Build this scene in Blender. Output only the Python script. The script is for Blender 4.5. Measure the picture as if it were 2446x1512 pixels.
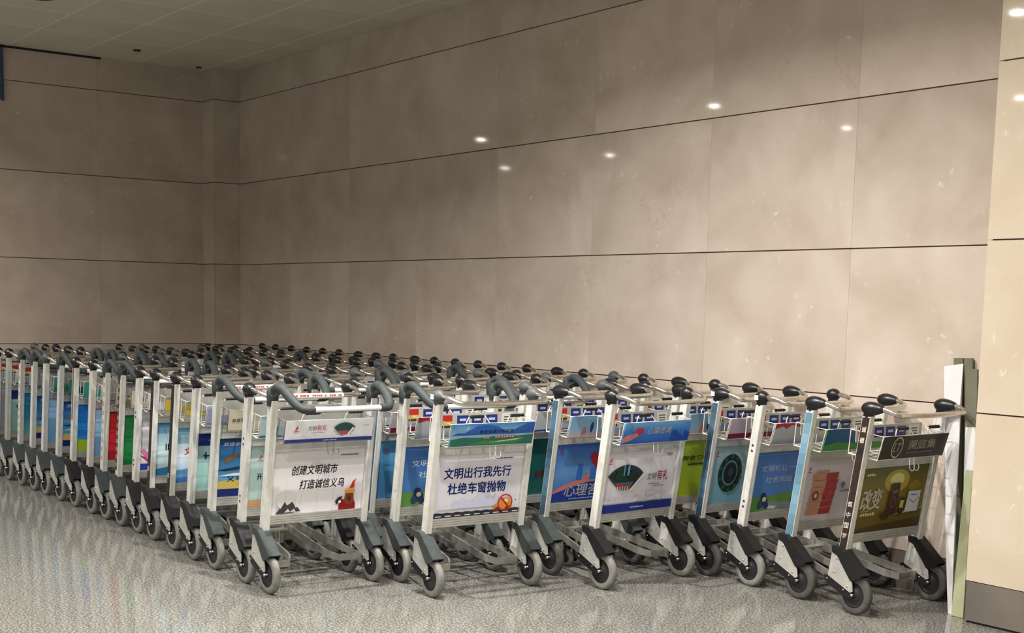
import bpy, math, random
from mathutils import Matrix, Vector
random.seed(7)
for o in list(bpy.data.objects): bpy.data.objects.remove(o)
SC = bpy.context.scene
COL = SC.collection

# ------------------------------------------------------------------ camera
F_PX, CX, CY = 3159.64, 1199.5, 1118.44
PITCH, ROLL, YAW, CAM_H = 0.1235, 0.0204, 0.9350, 1.5
fw = Vector((-math.sin(YAW)*math.cos(PITCH), math.cos(YAW)*math.cos(PITCH), -math.sin(PITCH)))
rt = Vector((math.cos(YAW), math.sin(YAW), 0)); up = rt.cross(fw)
r2 = rt*math.cos(ROLL)+up*math.sin(ROLL); u2 = up*math.cos(ROLL)-rt*math.sin(ROLL)
cam_d = bpy.data.cameras.new('camera'); cam = bpy.data.objects.new('camera', cam_d); COL.objects.link(cam)
M = Matrix.Identity(4)
for i in range(3): M[i][0] = r2[i]; M[i][1] = u2[i]; M[i][2] = -fw[i]
M[2][3] = CAM_H
cam.matrix_world = M
cam_d.sensor_fit = 'HORIZONTAL'; cam_d.sensor_width = 36.0
cam_d.lens = F_PX/2446*36.0
cam_d.shift_x = (1223-CX)/2446; cam_d.shift_y = (CY-756)/2446
cam_d.clip_end = 200
SC.camera = cam

# ------------------------------------------------------------------ world, exposure, lamps
SC.view_settings.view_transform = 'Standard'
SC.view_settings.look = 'None'
SC.view_settings.gamma = 1.0
SC.view_settings.exposure = 0.08
SC.view_settings.use_curve_mapping = False
w = bpy.data.worlds.new('world'); SC.world = w; w.use_nodes = True
w.node_tree.nodes['Background'].inputs[0].default_value = (1.0, 0.98, 0.95, 1)
w.node_tree.nodes['Background'].inputs[1].default_value = 0.25
LAMP_W = 62.0
LAMP_COL = (1.0, 0.962, 0.905)
# ceiling downlights of the hall: x, y, power factor
LAMPS = [(-11.1, 0.90, 1.6), (-11.25, -1.60, 1.3), (-15.6, 0.98, .5), (-15.75, -1.55, .5), (-18.5, -1.58, .5), (-21.2, -1.56, .5),
         (-6.14, 1.85, 1.3), (-8.44, -1.80, 1.5), (-5.35, 3.3, 1.9), (-3.9, 3.3, 1.3), (-1.4, 3.2, .45), (-3.4, 0.9, 1.2), (-5.9, -1.7, .8),
         (-0.6, 0.6, .9), (-3.2, -1.8, .8), (-0.5, -1.8, .8), (1.6, 3.2, .45), (1.6, 0.6, .8)]
ZC = 3.80

# ------------------------------------------------------------------ mesh helpers
class MB:
    def __init__(s): s.v=[]; s.f=[]; s.m=[]; s.sm=[]; s.mats=[]
    def mi(s, mat):
        if mat not in s.mats: s.mats.append(mat)
        return s.mats.index(mat)
    def add(s, vs, fs, mat, smooth=False):
        b=len(s.v); k=s.mi(mat); s.v += [tuple(p) for p in vs]
        for f in fs: s.f.append([i+b for i in f]); s.m.append(k); s.sm.append(smooth)
    def box(s, x0,x1,y0,y1,z0,z1, mat, sh=None):
        vs=[(x,y,z) for z in (z0,z1) for y in (y0,y1) for x in (x0,x1)]
        if sh: vs=[sh(p) for p in vs]
        s.add(vs,[(0,2,3,1),(4,5,7,6),(0,1,5,4),(2,6,7,3),(0,4,6,2),(1,3,7,5)],mat)
    def prism_y(s, prof, y0,y1, mat):          # profile of (x,z) extruded along y
        n=len(prof); a=sum(prof[i][0]*prof[(i+1)%n][1]-prof[(i+1)%n][0]*prof[i][1] for i in range(n))
        if a>0: prof=prof[::-1]
        vs=[(x,y0,z) for x,z in prof]+[(x,y1,z) for x,z in prof]
        fs=[tuple(range(n))[::-1],tuple(range(n,2*n))]+[(i,(i+1)%n,n+(i+1)%n,n+i) for i in range(n)]
        s.add(vs,fs,mat)
    def tube(s, pts, r, mat, n=8, closed=False, cap=True):
        pts=[Vector(p) for p in pts]; N=len(pts); rr=r if isinstance(r,(list,tuple)) else [r]*N
        t=[]
        for i in range(N):
            a=pts[(i-1)%N] if (i>0 or closed) else pts[i]; b=pts[(i+1)%N] if (i<N-1 or closed) else pts[i]
            t.append((b-a).normalized())
        ref=Vector((0,0,1)) if abs(t[0].z)<.9 else Vector((1,0,0))
        u=(ref-t[0]*ref.dot(t[0])).normalized(); vs=[]
        for i in range(N):
            u=(u-t[i]*u.dot(t[i])).normalized(); w_=t[i].cross(u)
            for k in range(n):
                a=2*math.pi*k/n; vs.append(pts[i]+(u*math.cos(a)+w_*math.sin(a))*rr[i])
        fs=[]
        for i in range(N if closed else N-1):
            j=(i+1)%N
            for k in range(n): fs.append((i*n+k,i*n+(k+1)%n,j*n+(k+1)%n,j*n+k))
        s.add(vs,fs,mat,True)
        if cap and not closed:
            s.add(vs[:n],[tuple(range(n))[::-1]],mat); s.add(vs[-n:],[tuple(range(n))],mat)
    def lathe(s, prof, c, axis, mat, n=20, caps=True):     # prof: (along axis, radius)
        vs=[]; fs=[]; m=len(prof)
        for a,r in prof:
            for k in range(n):
                t=2*math.pi*k/n; p,q=r*math.cos(t),r*math.sin(t)
                vs.append((c[0]+a,c[1]+p,c[2]+q) if axis=='x' else (c[0]+q,c[1]+a,c[2]+p) if axis=='y' else (c[0]+p,c[1]+q,c[2]+a))
        for i in range(m-1):
            for k in range(n): fs.append((i*n+k,i*n+(k+1)%n,(i+1)*n+(k+1)%n,(i+1)*n+k))
        fs=[f[::-1] for f in fs]
        s.add(vs,fs,mat,True)
        if not caps: return
        if prof[0][1]>1e-4: s.add(vs[:n],[tuple(range(n))],mat)
        if prof[-1][1]>1e-4: s.add(vs[-n:],[tuple(range(n))[::-1]],mat)
    def ribbon(s, path, h, t, mat, zf):         # flat bar on edge, following (x,y); zf gives the top height
        N=len(path); P=[Vector(p) for p in path]; vs=[]
        for i in range(N):
            a=P[max(i-1,0)]; b=P[min(i+1,N-1)]; d=(b-a).normalized(); nn=Vector((-d.y,d.x))*t/2
            z=zf(P[i].x)
            for q,zz in ((P[i]+nn,z),(P[i]+nn,z-h),(P[i]-nn,z-h),(P[i]-nn,z)): vs.append((q.x,q.y,zz))
        fs=[(0,1,2,3),tuple(4*(N-1)+k for k in (3,2,1,0))]
        for i in range(N-1):
            for k in range(4): fs.append((4*i+k,4*i+4+k,4*i+4+(k+1)%4,4*i+(k+1)%4))
        s.add(vs,fs,mat)
    def mesh(s, name):
        me=bpy.data.meshes.new(name); me.from_pydata(s.v,[],s.f)
        for m in s.mats: me.materials.append(m)
        me.polygons.foreach_set('material_index',s.m); me.polygons.foreach_set('use_smooth',s.sm); me.update()
        return me
def link(name, me, parent=None, loc=None):
    o=bpy.data.objects.new(name, me); COL.objects.link(o)
    if parent: o.parent=parent
    if loc: o.location=loc
    return o
def tag(o, label=None, cat=None, group=None, kind=None):
    if label: o['label']=label
    if cat: o['category']=cat
    if group: o['group']=group
    if kind: o['kind']=kind
    return o
def fillet(pts, r, n=5):
    P=[Vector(p) for p in pts]; out=[P[0]]
    for i in range(1,len(P)-1):
        a=(P[i-1]-P[i]); b=(P[i+1]-P[i]); d=min(r,a.length*.48,b.length*.48)
        A=P[i]+a.normalized()*d; B=P[i]+b.normalized()*d
        for k in range(n+1):
            t=k/n; out.append(A*(1-t)**2+P[i]*2*t*(1-t)+B*t*t)
    out.append(P[-1]); return out

# ------------------------------------------------------------------ materials
def new_mat(name):
    m=bpy.data.materials.new(name); m.use_nodes=True
    return m, m.node_tree, m.node_tree.nodes['Principled BSDF']
def plain(name, col, rough=.5, metal=0., spec=.5, noise=0., nscale=30.):
    m,nt,b=new_mat(name)
    b.inputs['Base Color'].default_value=(*col,1); b.inputs['Roughness'].default_value=rough
    b.inputs['Metallic'].default_value=metal; b.inputs['Specular IOR Level'].default_value=spec
    if noise:
        tc=nt.nodes.new('ShaderNodeTexCoord'); oi=nt.nodes.new('ShaderNodeObjectInfo')
        ad=nt.nodes.new('ShaderNodeVectorMath'); ad.operation='ADD'
        n=nt.nodes.new('ShaderNodeTexNoise'); n.inputs['Scale'].default_value=nscale; n.inputs['Detail'].default_value=4
        mr=nt.nodes.new('ShaderNodeMapRange'); mr.inputs[1].default_value=.3; mr.inputs[2].default_value=.7
        mr.inputs[3].default_value=1-noise; mr.inputs[4].default_value=1+noise*.6
        mx=nt.nodes.new('ShaderNodeVectorMath'); mx.operation='SCALE'; mx.inputs[0].default_value=col
        nt.links.new(tc.outputs['Object'],ad.inputs[0]); nt.links.new(oi.outputs['Random'],ad.inputs[1])
        nt.links.new(ad.outputs[0],n.inputs['Vector']); nt.links.new(n.outputs['Fac'],mr.inputs[0])
        nt.links.new(mr.outputs[0],mx.inputs['Scale']); nt.links.new(mx.outputs[0],b.inputs['Base Color'])
    return m
def s2l(c):
    return tuple(((x/255)/12.92 if x/255<=.04045 else ((x/255+.055)/1.055)**2.4) for x in c)
_flat={}
def ink(rgb):                                  # printed colour, given as sRGB 0..255
    if rgb not in _flat: _flat[rgb]=plain('print_%02x%02x%02x'%rgb, s2l(rgb), .35, 0, .4)
    return _flat[rgb]
_grad={}
def gradient(stops):                           # printed vertical gradient, bottom to top
    if stops in _grad: return _grad[stops]
    m,nt,b=new_mat('print_gradient'); b.inputs['Roughness'].default_value=.35
    tc=nt.nodes.new('ShaderNodeTexCoord'); sp=nt.nodes.new('ShaderNodeSeparateXYZ'); cr=nt.nodes.new('ShaderNodeValToRGB')
    nt.links.new(tc.outputs['Generated'],sp.inputs[0]); nt.links.new(sp.outputs['Z'],cr.inputs[0]); nt.links.new(cr.outputs[0],b.inputs['Base Color'])
    el=cr.color_ramp.elements
    while len(el)<len(stops): el.new(.5)
    for e,(p,c) in zip(el,stops): e.position=p
    for e,(p,c) in zip(el,stops): e.color=(*s2l(c),1)
    _grad[stops]=m; return m

def marble(name, c0, c1, fleck):
    m,nt,b=new_mat(name); L=nt.links.new; N=nt.nodes.new
    tc=N('ShaderNodeTexCoord'); oi=N('ShaderNodeObjectInfo')
    sc=N('ShaderNodeVectorMath'); sc.operation='SCALE'; sc.inputs['Scale'].default_value=37.0
    cb=N('ShaderNodeCombineXYZ')
    for i in range(3): L(oi.outputs['Random'],cb.inputs[i])
    L(cb.outputs[0],sc.inputs[0])
    ad=N('ShaderNodeVectorMath'); ad.operation='ADD'; L(tc.outputs['Object'],ad.inputs[0]); L(sc.outputs[0],ad.inputs[1])
    n1=N('ShaderNodeTexNoise'); n1.inputs['Scale'].default_value=2.3; n1.inputs['Detail'].default_value=7; n1.inputs['Roughness'].default_value=.55; n1.inputs['Distortion'].default_value=.4
    L(ad.outputs[0],n1.inputs['Vector'])
    cr=N('ShaderNodeValToRGB'); cr.color_ramp.elements[0].position=.25; cr.color_ramp.elements[1].position=.78
    cr.color_ramp.elements[0].color=(*c0,1); cr.color_ramp.elements[1].color=(*c1,1); L(n1.outputs['Fac'],cr.inputs[0])
    # pale fossil flecks in clusters
    vo=N('ShaderNodeTexVoronoi'); vo.inputs['Scale'].default_value=13
    nd=N('ShaderNodeTexNoise'); nd.inputs['Scale'].default_value=30; nd.inputs['Detail'].default_value=3; L(ad.outputs[0],nd.inputs['Vector'])
    dm=N('ShaderNodeVectorMath'); dm.operation='SCALE'; dm.inputs['Scale'].default_value=.09; L(nd.outputs['Color'],dm.inputs[0])
    da=N('ShaderNodeVectorMath'); da.operation='ADD'; L(ad.outputs[0],da.inputs[0]); L(dm.outputs[0],da.inputs[1]); L(da.outputs[0],vo.inputs['Vector'])
    n2=N('ShaderNodeTexNoise'); n2.inputs['Scale'].default_value=3.5; L(ad.outputs[0],n2.inputs['Vector'])
    mr=N('ShaderNodeMapRange'); mr.inputs[1].default_value=.22; mr.inputs[2].default_value=.10; L(vo.outputs['Distance'],mr.inputs[0])
    mr2=N('ShaderNodeMapRange'); mr2.inputs[1].default_value=.50; mr2.inputs[2].default_value=.66; L(n2.outputs['Fac'],mr2.inputs[0])
    mu=N('ShaderNodeMath'); mu.operation='MULTIPLY'; L(mr.outputs[0],mu.inputs[0]); L(mr2.outputs[0],mu.inputs[1])
    mu2=N('ShaderNodeMath'); mu2.operation='MULTIPLY'; mu2.inputs[1].default_value=.55; L(mu.outputs[0],mu2.inputs[0])
    mx=N('ShaderNodeMix'); mx.data_type='RGBA'; L(mu2.outputs[0],mx.inputs['Factor']); L(cr.outputs[0],mx.inputs['A']); mx.inputs['B'].default_value=(*fleck,1)
    # a few thin ochre veins
    n3=N('ShaderNodeTexNoise'); n3.inputs['Scale'].default_value=.9; n3.inputs['Detail'].default_value=6; n3.inputs['Roughness'].default_value=.55; L(ad.outputs[0],n3.inputs['Vector'])
    sb=N('ShaderNodeMath'); sb.operation='SUBTRACT'; sb.inputs[1].default_value=.62; L(n3.outputs['Fac'],sb.inputs[0])
    ab=N('ShaderNodeMath'); ab.operation='ABSOLUTE'; L(sb.outputs[0],ab.inputs[0])
    mr3=N('ShaderNodeMapRange'); mr3.inputs[1].default_value=.0035; mr3.inputs[2].default_value=0.; mr3.inputs[4].default_value=.22; L(ab.outputs[0],mr3.inputs[0])
    mx2=N('ShaderNodeMix'); mx2.data_type='RGBA'; L(mr3.outputs[0],mx2.inputs['Factor']); L(mx.outputs['Result'],mx2.inputs['A']); mx2.inputs['B'].default_value=(.36,.21,.10,1)
    # each slab a little lighter or darker
    mr4=N('ShaderNodeMapRange'); mr4.inputs[3].default_value=.93; mr4.inputs[4].default_value=1.06; L(oi.outputs['Random'],mr4.inputs[0])
    vs=N('ShaderNodeVectorMath'); vs.operation='SCALE'; L(mx2.outputs['Result'],vs.inputs[0]); L(mr4.outputs[0],vs.inputs['Scale'])
    L(vs.outputs[0],b.inputs['Base Color']); b.inputs['Roughness'].default_value=.045; b.inputs['Specular IOR Level'].default_value=.35
    return m
def granite():
    m,nt,b=new_mat('speckled_granite'); L=nt.links.new; N=nt.nodes.new
    tc=N('ShaderNodeTexCoord'); oi=N('ShaderNodeObjectInfo'); ge=N('ShaderNodeNewGeometry')
    n1=N('ShaderNodeTexNoise'); n1.inputs['Scale'].default_value=95; n1.inputs['Detail'].default_value=3; n1.inputs['Roughness'].default_value=.7
    L(ge.outputs['Position'],n1.inputs['Vector'])
    cr=N('ShaderNodeValToRGB'); el=cr.color_ramp.elements
    el[0].position=.32; el[0].color=(.035,.034,.031,1); el[1].position=.68; el[1].color=(.46,.45,.405,1)
    e=el.new(.47); e.color=(.135,.132,.119,1); e=el.new(.55); e.color=(.235,.23,.207,1)
    L(n1.outputs['Fac'],cr.inputs[0])
    n2=N('ShaderNodeTexNoise'); n2.inputs['Scale'].default_value=1.3; n2.inputs['Detail'].default_value=4; L(ge.outputs['Position'],n2.inputs['Vector'])
    mr=N('ShaderNodeMapRange'); mr.inputs[1].default_value=.3; mr.inputs[2].default_value=.7; mr.inputs[3].default_value=.9; mr.inputs[4].default_value=1.08; L(n2.outputs['Fac'],mr.inputs[0])
    mr4=N('ShaderNodeMapRange'); mr4.inputs[3].default_value=.96; mr4.inputs[4].default_value=1.04; L(oi.outputs['Random'],mr4.inputs[0])
    mu=N('ShaderNodeMath'); mu.operation='MULTIPLY'; L(mr.outputs[0],mu.inputs[0]); L(mr4.outputs[0],mu.inputs[1])
    vs=N('ShaderNodeVectorMath'); vs.operation='SCALE'; L(cr.outputs[0],vs.inputs[0]); L(mu.outputs[0],vs.inputs['Scale'])
    L(vs.outputs[0],b.inputs['Base Color']); b.inputs['Roughness'].default_value=.085; b.inputs['Specular IOR Level'].default_value=.5
    return m
WALL_M=marble('beige_marble',(.52,.425,.35),(.725,.632,.55),(.88,.82,.75))
PILLAR_M=marble('cream_marble',(.56,.46,.345),(.655,.565,.445),(.80,.73,.61))
GRAN_M=granite()
GROUT_M=plain('dark_grout',(.24,.185,.145),.8)
FGROUT_M=plain('floor_grout',(.12,.115,.10),.7)
SKIRT_M=plain('grey_brown_skirting_stone',(.17,.145,.125),.25,0,.5,.18,4)
CEIL_M=plain('ceiling_paint',(.76,.725,.60),.6,0,.3,.05,2)
CGLINT_M=plain('ceiling_joint_glint',(.95,.92,.82),.5)  # pale colour stands in for light caught on the panel joint bevels
BLACK_M=plain('matt_black',(.012,.012,.012),.7)
ALU=plain('anodised_aluminium',(.80,.79,.745),.40,.30,.5,.10,25)
ALU_PLATE=plain('aluminium_plate',(.56,.55,.51),.42,.40,.5,.15,18)
RAIL_M=plain('worn_aluminium_bar',(.43,.42,.38),.34,.7,.5,.22,22)
CHROME=plain('brushed_chrome_tube',(.74,.71,.64),.22,.95,.5,.14,40)
GREYP=plain('grey_green_plastic',(.045,.054,.054),.6,0,.25,.2,35)
BLACKP=plain('black_plastic',(.011,.011,.012),.5,0,.35,.2,35)
KNOBB=plain('black_knob_rubber',(.010,.010,.012),.32,0,.5)
KNOBG=plain('grey_knob_rubber',(.075,.082,.084),.5,0,.35)
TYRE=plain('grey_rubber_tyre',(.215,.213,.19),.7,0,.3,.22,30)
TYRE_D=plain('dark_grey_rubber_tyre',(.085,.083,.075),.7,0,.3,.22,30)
HUBM=plain('black_hub_plastic',(.014,.014,.016),.45)
WIREW=plain('white_enamelled_wire',(.72,.70,.64),.4)
WIREG=plain('dull_steel_wire',(.26,.255,.24),.4,.5)
WHITEBAR=plain('white_plastic_sleeve',(.84,.84,.82),.3)
TEALBAR=plain('teal_grey_bar',(.09,.15,.15),.4)
BOLT=plain('steel_bolt',(.6,.58,.54),.3,.9)

# ------------------------------------------------------------------ lettering
_tx={}
def glyphs(txt, bold=0., shear=0.):
    k=(txt,bold,shear)
    if k in _tx: return _tx[k]
    cu=bpy.data.curves.new('t','FONT'); cu.body=txt; cu.size=1; cu.resolution_u=2; cu.offset=bold; cu.shear=shear; cu.fill_mode='FRONT'
    o=bpy.data.objects.new('t',cu); COL.objects.link(o)
    dg=bpy.context.evaluated_depsgraph_get(); me=bpy.data.meshes.new_from_object(o.evaluated_get(dg))
    vs=[(v.co.x,v.co.y) for v in me.vertices]; fs=[tuple(p.vertices) for p in me.polygons]
    bpy.data.objects.remove(o); bpy.data.curves.remove(cu); bpy.data.meshes.remove(me)
    _tx[k]=(vs,fs); return _tx[k]
class Print:
    """flat print in plane coordinates (u to the right, v up, metres); pos maps (u,v,lift) to space"""
    def __init__(s,pos): s.b=MB(); s.pos=pos; s.k=0
    def poly(s,pts,col):
        s.k+=1; l=.0008+.0003*s.k
        s.b.add([s.pos(u,v,l) for u,v in pts],[tuple(range(len(pts)))],ink(col)); return s
    def rect(s,u0,v0,u1,v1,col): return s.poly([(u0,v0),(u1,v0),(u1,v1),(u0,v1)],col)
    def oval(s,cu,cv,ru,rv,col,n=24,a0=0,a1=2*math.pi):
        return s.poly([(cu+ru*math.cos(a0+(a1-a0)*i/n),cv+rv*math.sin(a0+(a1-a0)*i/n)) for i in range(n)],col)
    def ring(s,cu,cv,ru,rv,t,col,n=28):
        s.k+=1; l=.0008+.0003*s.k; vs=[]
        for i in range(n):
            a=2*math.pi*i/n
            for q in (1,1-t): vs.append(s.pos(cu+ru*q*math.cos(a),cv+rv*q*math.sin(a),l))
        s.b.add(vs,[(2*i+1,2*i,(2*i+2)%(2*n),(2*i+3)%(2*n)) for i in range(n)],ink(col)); return s
    def text(s,t,u0,v0,u1,v1,col,bold=0.,shear=0.,rot=0.):
        vs,fs=glyphs(t,0.,shear)
        if not vs: return s
        x0=min(p[0] for p in vs); x1=max(p[0] for p in vs); y0=min(p[1] for p in vs); y1=max(p[1] for p in vs)
        s.k+=1; l=.0008+.0003*s.k; d=bold*(v1-v0)*1.1
        offs=[(0,0)] if d<1e-6 else [(d,0),(-d,0),(0,d*.7),(0,-d*.7),(d*.7,d*.5),(-d*.7,d*.5),(d*.7,-d*.5),(-d*.7,-d*.5)]
        for du,dv in offs:
            out=[]
            for x,y in vs:
                u=u0+(x-x0)/max(x1-x0,1e-6)*(u1-u0)+du; v=v0+(y-y0)/max(y1-y0,1e-6)*(v1-v0)+rot*(u-u0)+dv
                out.append(s.pos(u,v,l))
            s.b.add(out,fs,ink(col))
        return s
    def marks(s,u0,v0,u1,h,col,n=9):             # a line of print too small to read
        st=(u1-u0)/n
        for i in range(n):
            hh=h*(.75+.25*((i*7)%3)/2); s.rect(u0+i*st,v0,u0+i*st+st*.78,v0+hh,col)
        return s
    def heart(s,cu,cv,r,col):
        return s.poly([(cu+r*.0625*16*math.sin(t)**3, cv+r*.0625*(13*math.cos(t)-5*math.cos(2*t)-2*math.cos(3*t)-math.cos(4*t))) for t in [2*math.pi*i/30 for i in range(30)]][::-1],col)
    def fan(s,cu,cv,R,col1,col2):
        a0,a1=math.radians(42),math.radians(138)
        pts=[(cu+R*math.cos(a0+(a1-a0)*i/12),cv+R*math.sin(a0+(a1-a0)*i/12)*.95) for i in range(13)]
        inn=[(cu+R*.32*math.cos(a1+(a0-a1)*i/8),cv+R*.32*math.sin(a1+(a0-a1)*i/8)) for i in range(9)]
        return s.poly(pts+inn,col1)
    def skyline(s,u0,u1,v0,h,col,seed=1,n=14):
        r=random.Random(seed); pts=[(u1,v0),(u0,v0)]; st=(u1-u0)/n; 
        top=[]
        for i in range(n):
            hh=h*(.35+.65*r.random()); top+=[(u0+i*st,v0+hh),(u0+(i+1)*st,v0+hh)]
        return s.poly([(u0,v0)]+[(u1,v0)]+top[::-1],col)

# ------------------------------------------------------------------ room shell
X_LEFT, Y_WALL, Y_PIL, X_PIL = -13.04, 6.001, 5.600, -3.757
ZS, CR = 0.206, 0.8205
LEFT_END = 3.58
def slab_obj(parent, x0,x1,y0,y1,z0,z1, mat, name='stone_slab'):
    bb=MB(); cx,cy,cz=(x0+x1)/2,(y0+y1)/2,(z0+z1)/2
    bb.box(x0-cx,x1-cx,y0-cy,y1-cy,z0-cz,z1-cz,mat)
    o=link(name,bb.mesh(name),parent,(cx,cy,cz)); return o
def structure(name, boxes, mat):
    bb=MB()
    for b in boxes: bb.box(*b,mat)
    return tag(link(name,bb.mesh(name)),kind='structure')
GH, GV, TH = .0036, .0006, .028
courses=[ZS+i*CR for i in range(5)]+[ZC+.02]
# long wall
wall_r=structure('wall_right',[(X_LEFT-.3,6.5,Y_WALL+TH-.012,Y_WALL+.35,0,ZC+.02)],GROUT_M)
xs=[-3.40]+[-4.889-1.125*i for i in range(7)]+[-12.7758]
for i in range(len(xs)-1):
    for k in range(5):
        slab_obj(wall_r,xs[i+1]+GV,xs[i]-GV,Y_WALL,Y_WALL+TH,courses[k]+GH,courses[k+1]-GH,WALL_M)
base_r=structure('baseboard_right',[(-12.77,X_PIL+.3,Y_WALL-.006,Y_WALL+.02,0,ZS)],SKIRT_M)
# left wall
wall_l=structure('wall_left',[(X_LEFT-.35,X_LEFT-TH+.012,LEFT_END,Y_WALL,0,ZC+.02)],GROUT_M)
ys=[LEFT_END,4.622,5.72]
for i in range(2):
    for k in range(5):
        slab_obj(wall_l,X_LEFT-TH,X_LEFT,ys[i]+GV,ys[i+1]-GV,courses[k]+GH,courses[k+1]-GH,WALL_M)
base_l=structure('baseboard_left',[(X_LEFT-.02,X_LEFT+.006,LEFT_END,5.70,0,ZS)],SKIRT_M)
# corner pilaster
PA, PB = -12.775, 5.714
wall_c=structure('wall_corner',[(X_LEFT,PA-.016,PB+.016,Y_WALL+.02,0,ZC+.02)],GROUT_M)
for k in range(5):
    slab_obj(wall_c,X_LEFT+.001,PA,PB,PB+.015,courses[k]+GH,courses[k+1]-GH,WALL_M)
    slab_obj(wall_c,PA-.015,PA,PB+.0155,Y_WALL-.001,courses[k]+GH,courses[k+1]-GH,WALL_M)
structure('wall_return',[(-26,X_LEFT-.35,LEFT_END,LEFT_END+.3,0,ZC+.02)],WALL_M)
structure('wall_far',[(-26.3,-26,-8,LEFT_END+.3,0,ZC+.02)],WALL_M)
# pillar on the right
wall_p=structure('wall_pillar',[(X_PIL+.016,3.2,Y_PIL+.016,Y_WALL+.3,0,ZC+.02)],GROUT_M)
for k in range(5):
    slab_obj(wall_p,X_PIL,-2.62,Y_PIL,Y_PIL+.015,courses[k]+GH,courses[k+1]-GH,PILLAR_M)
    for j in range(4): slab_obj(wall_p,-2.619+j*1.125,-1.495+j*1.125,Y_PIL,Y_PIL+.015,courses[k]+GH,courses[k+1]-GH,PILLAR_M)
    slab_obj(wall_p,X_PIL,X_PIL+.015,Y_PIL+.0155,Y_WALL-.001,courses[k]+GH,courses[k+1]-GH,PILLAR_M)
base_p=structure('baseboard_pillar',[(X_PIL+.003,3.2,Y_PIL+.003,Y_PIL+.03,.012,ZS),(X_PIL+.003,X_PIL+.03,Y_PIL+.03,Y_WALL,.012,ZS)],SKIRT_M)
tag(structure('trim_2',[(X_PIL+.01,3.2,Y_PIL+.012,Y_PIL+.03,0,.012)],BLACK_M))
# floor
floor=structure('floor',[(-26,7,-8,Y_WALL+.3,-.12,-.004)],FGROUT_M)
TS=.8; tile_me={}
bb=MB(); bb.box(-TS/2+.0008,TS/2-.0008,-TS/2+.0008,TS/2-.0008,-.02,0,GRAN_M); TILE=bb.mesh('floor_tile')
for i in range(14):
    for j in range(8):
        link('floor_tile',TILE,floor,(-2.6-TS*i,5.73-TS*j-.13,0))
x0t,x1t,y0t,y1t=-2.6-TS*13.5,-2.6+TS/2,5.6-TS*7.5,5.6+TS/2
bb=MB()
for b in ((-26,x0t-.001,-8,Y_WALL+.01),(x1t+.001,7,-8,Y_WALL+.01),(x0t,x1t,-8,y0t-.001)): bb.box(b[0],b[1],b[2],b[3],-.02,0,GRAN_M)
link('floor_surround',bb.mesh('floor_surround'),floor)
# ceiling
ceil=structure('ceiling',[(-26,7,-8,Y_WALL+.3,ZC+.02,ZC+.15)],CEIL_M)
PX,PY=.80,.632
xsC=[-11.22-.80*2.3,-12.02,-11.22,-10.42,-9.62,-8.82,-8.02,-7.22,-6.42]; ysC=[6.0,5.69,5.03,4.40,3.77,3.14,2.51,1.88]
xsC[0]=X_LEFT
for i in range(len(xsC)-1):
    for j in range(len(ysC)-1):
        slab_obj(ceil,xsC[i]+.002,xsC[i+1]-.002,ysC[j+1]+.002,ysC[j]-.002,ZC,ZC+.018,CEIL_M,'ceiling_panel')
for y in ysC[1:]: slab_obj(ceil,X_LEFT,-6.42,y-.004,y+.004,ZC-.0025,ZC+.001,CGLINT_M,'joint_glint_strip')  # thin strips carry the painted glint along the panel joints
for x in xsC[1:]: slab_obj(ceil,x-.003,x+.003,1.88,6.0,ZC-.002,ZC+.001,CGLINT_M,'joint_glint_strip')
bb=MB()
for b in ((-26,X_LEFT-.001,-8,Y_WALL+.3),(-6.419,7,-8,Y_WALL+.3),(X_LEFT,-6.42,-8,1.879)): bb.box(b[0],b[1],b[2],b[3],ZC,ZC+.018,CEIL_M)
link('ceiling_surround',bb.mesh('ceiling_surround'),ceil)
tag(structure('gap_shade_strip',[(X_LEFT,X_LEFT+.02,LEFT_END,4.66,ZC-.018,ZC-.001)],BLACK_M))  # black strip stands in for the shade in the gap above the wall
# small fittings in the ceiling
def fitting(x,y,r,label):
    bb=MB(); bb.lathe([(-.012,r*.55),(-.010,r),(0,r)],(0,0,0),'z',BLACK_M,18)
    bb.lathe([(-.03,.012),(-.012,.012)],(0,0,0),'z',BOLT,8)
    return tag(link('sprinkler_head',bb.mesh('sprinkler_head'),None,(x,y,ZC)),label,'sprinkler',)
fitting(-12.395,4.783,.035,'small dark ceiling sprinkler above the left stone wall')
fitting(-12.86,5.60,.028,'small dark ceiling sprinkler in the corner over the pilaster')
LAMP_ON=bpy.data.materials.new('lamp_glow'); LAMP_ON.use_nodes=True
nt=LAMP_ON.node_tree; nt.nodes.remove(nt.nodes['Principled BSDF']); em=nt.nodes.new('ShaderNodeEmission')
em.inputs[0].default_value=(*LAMP_COL,1); em.inputs[1].default_value=120; nt.links.new(em.outputs[0],nt.nodes['Material Output'].inputs[0])
LAMP_RING=plain('lamp_ring_white',(.7,.69,.66),.4)
bb=MB(); bb.lathe([(-.004,.052),(-.008,.062),(-.006,.085),(0,.088)],(0,0,0),'z',LAMP_RING,24); RING_ME=bb.mesh('ring')
bb=MB(); bb.lathe([(-.005,.0),(-.005,.052)],(0,0,0),'z',LAMP_ON,24); GLOW_ME=bb.mesh('diffuser')
for i,(x,y,p) in enumerate(LAMPS):
    e=bpy.data.objects.new('downlight',None); COL.objects.link(e); e.location=(x,y,ZC)
    tag(e,'round lit ceiling downlight of the hall outside the picture','downlight','downlights in the hall ceiling')
    link('ring',RING_ME,e); link('diffuser',GLOW_ME,e)
    ld=bpy.data.lights.new('downlight_lamp','AREA'); ld.shape='DISK'; ld.size=.10; ld.energy=LAMP_W*p; ld.color=LAMP_COL; ld.spread=math.radians(150)
    lo=bpy.data.objects.new('downlight_lamp',ld); COL.objects.link(lo); lo.parent=e; lo.location=(0,0,-.02)
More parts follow.
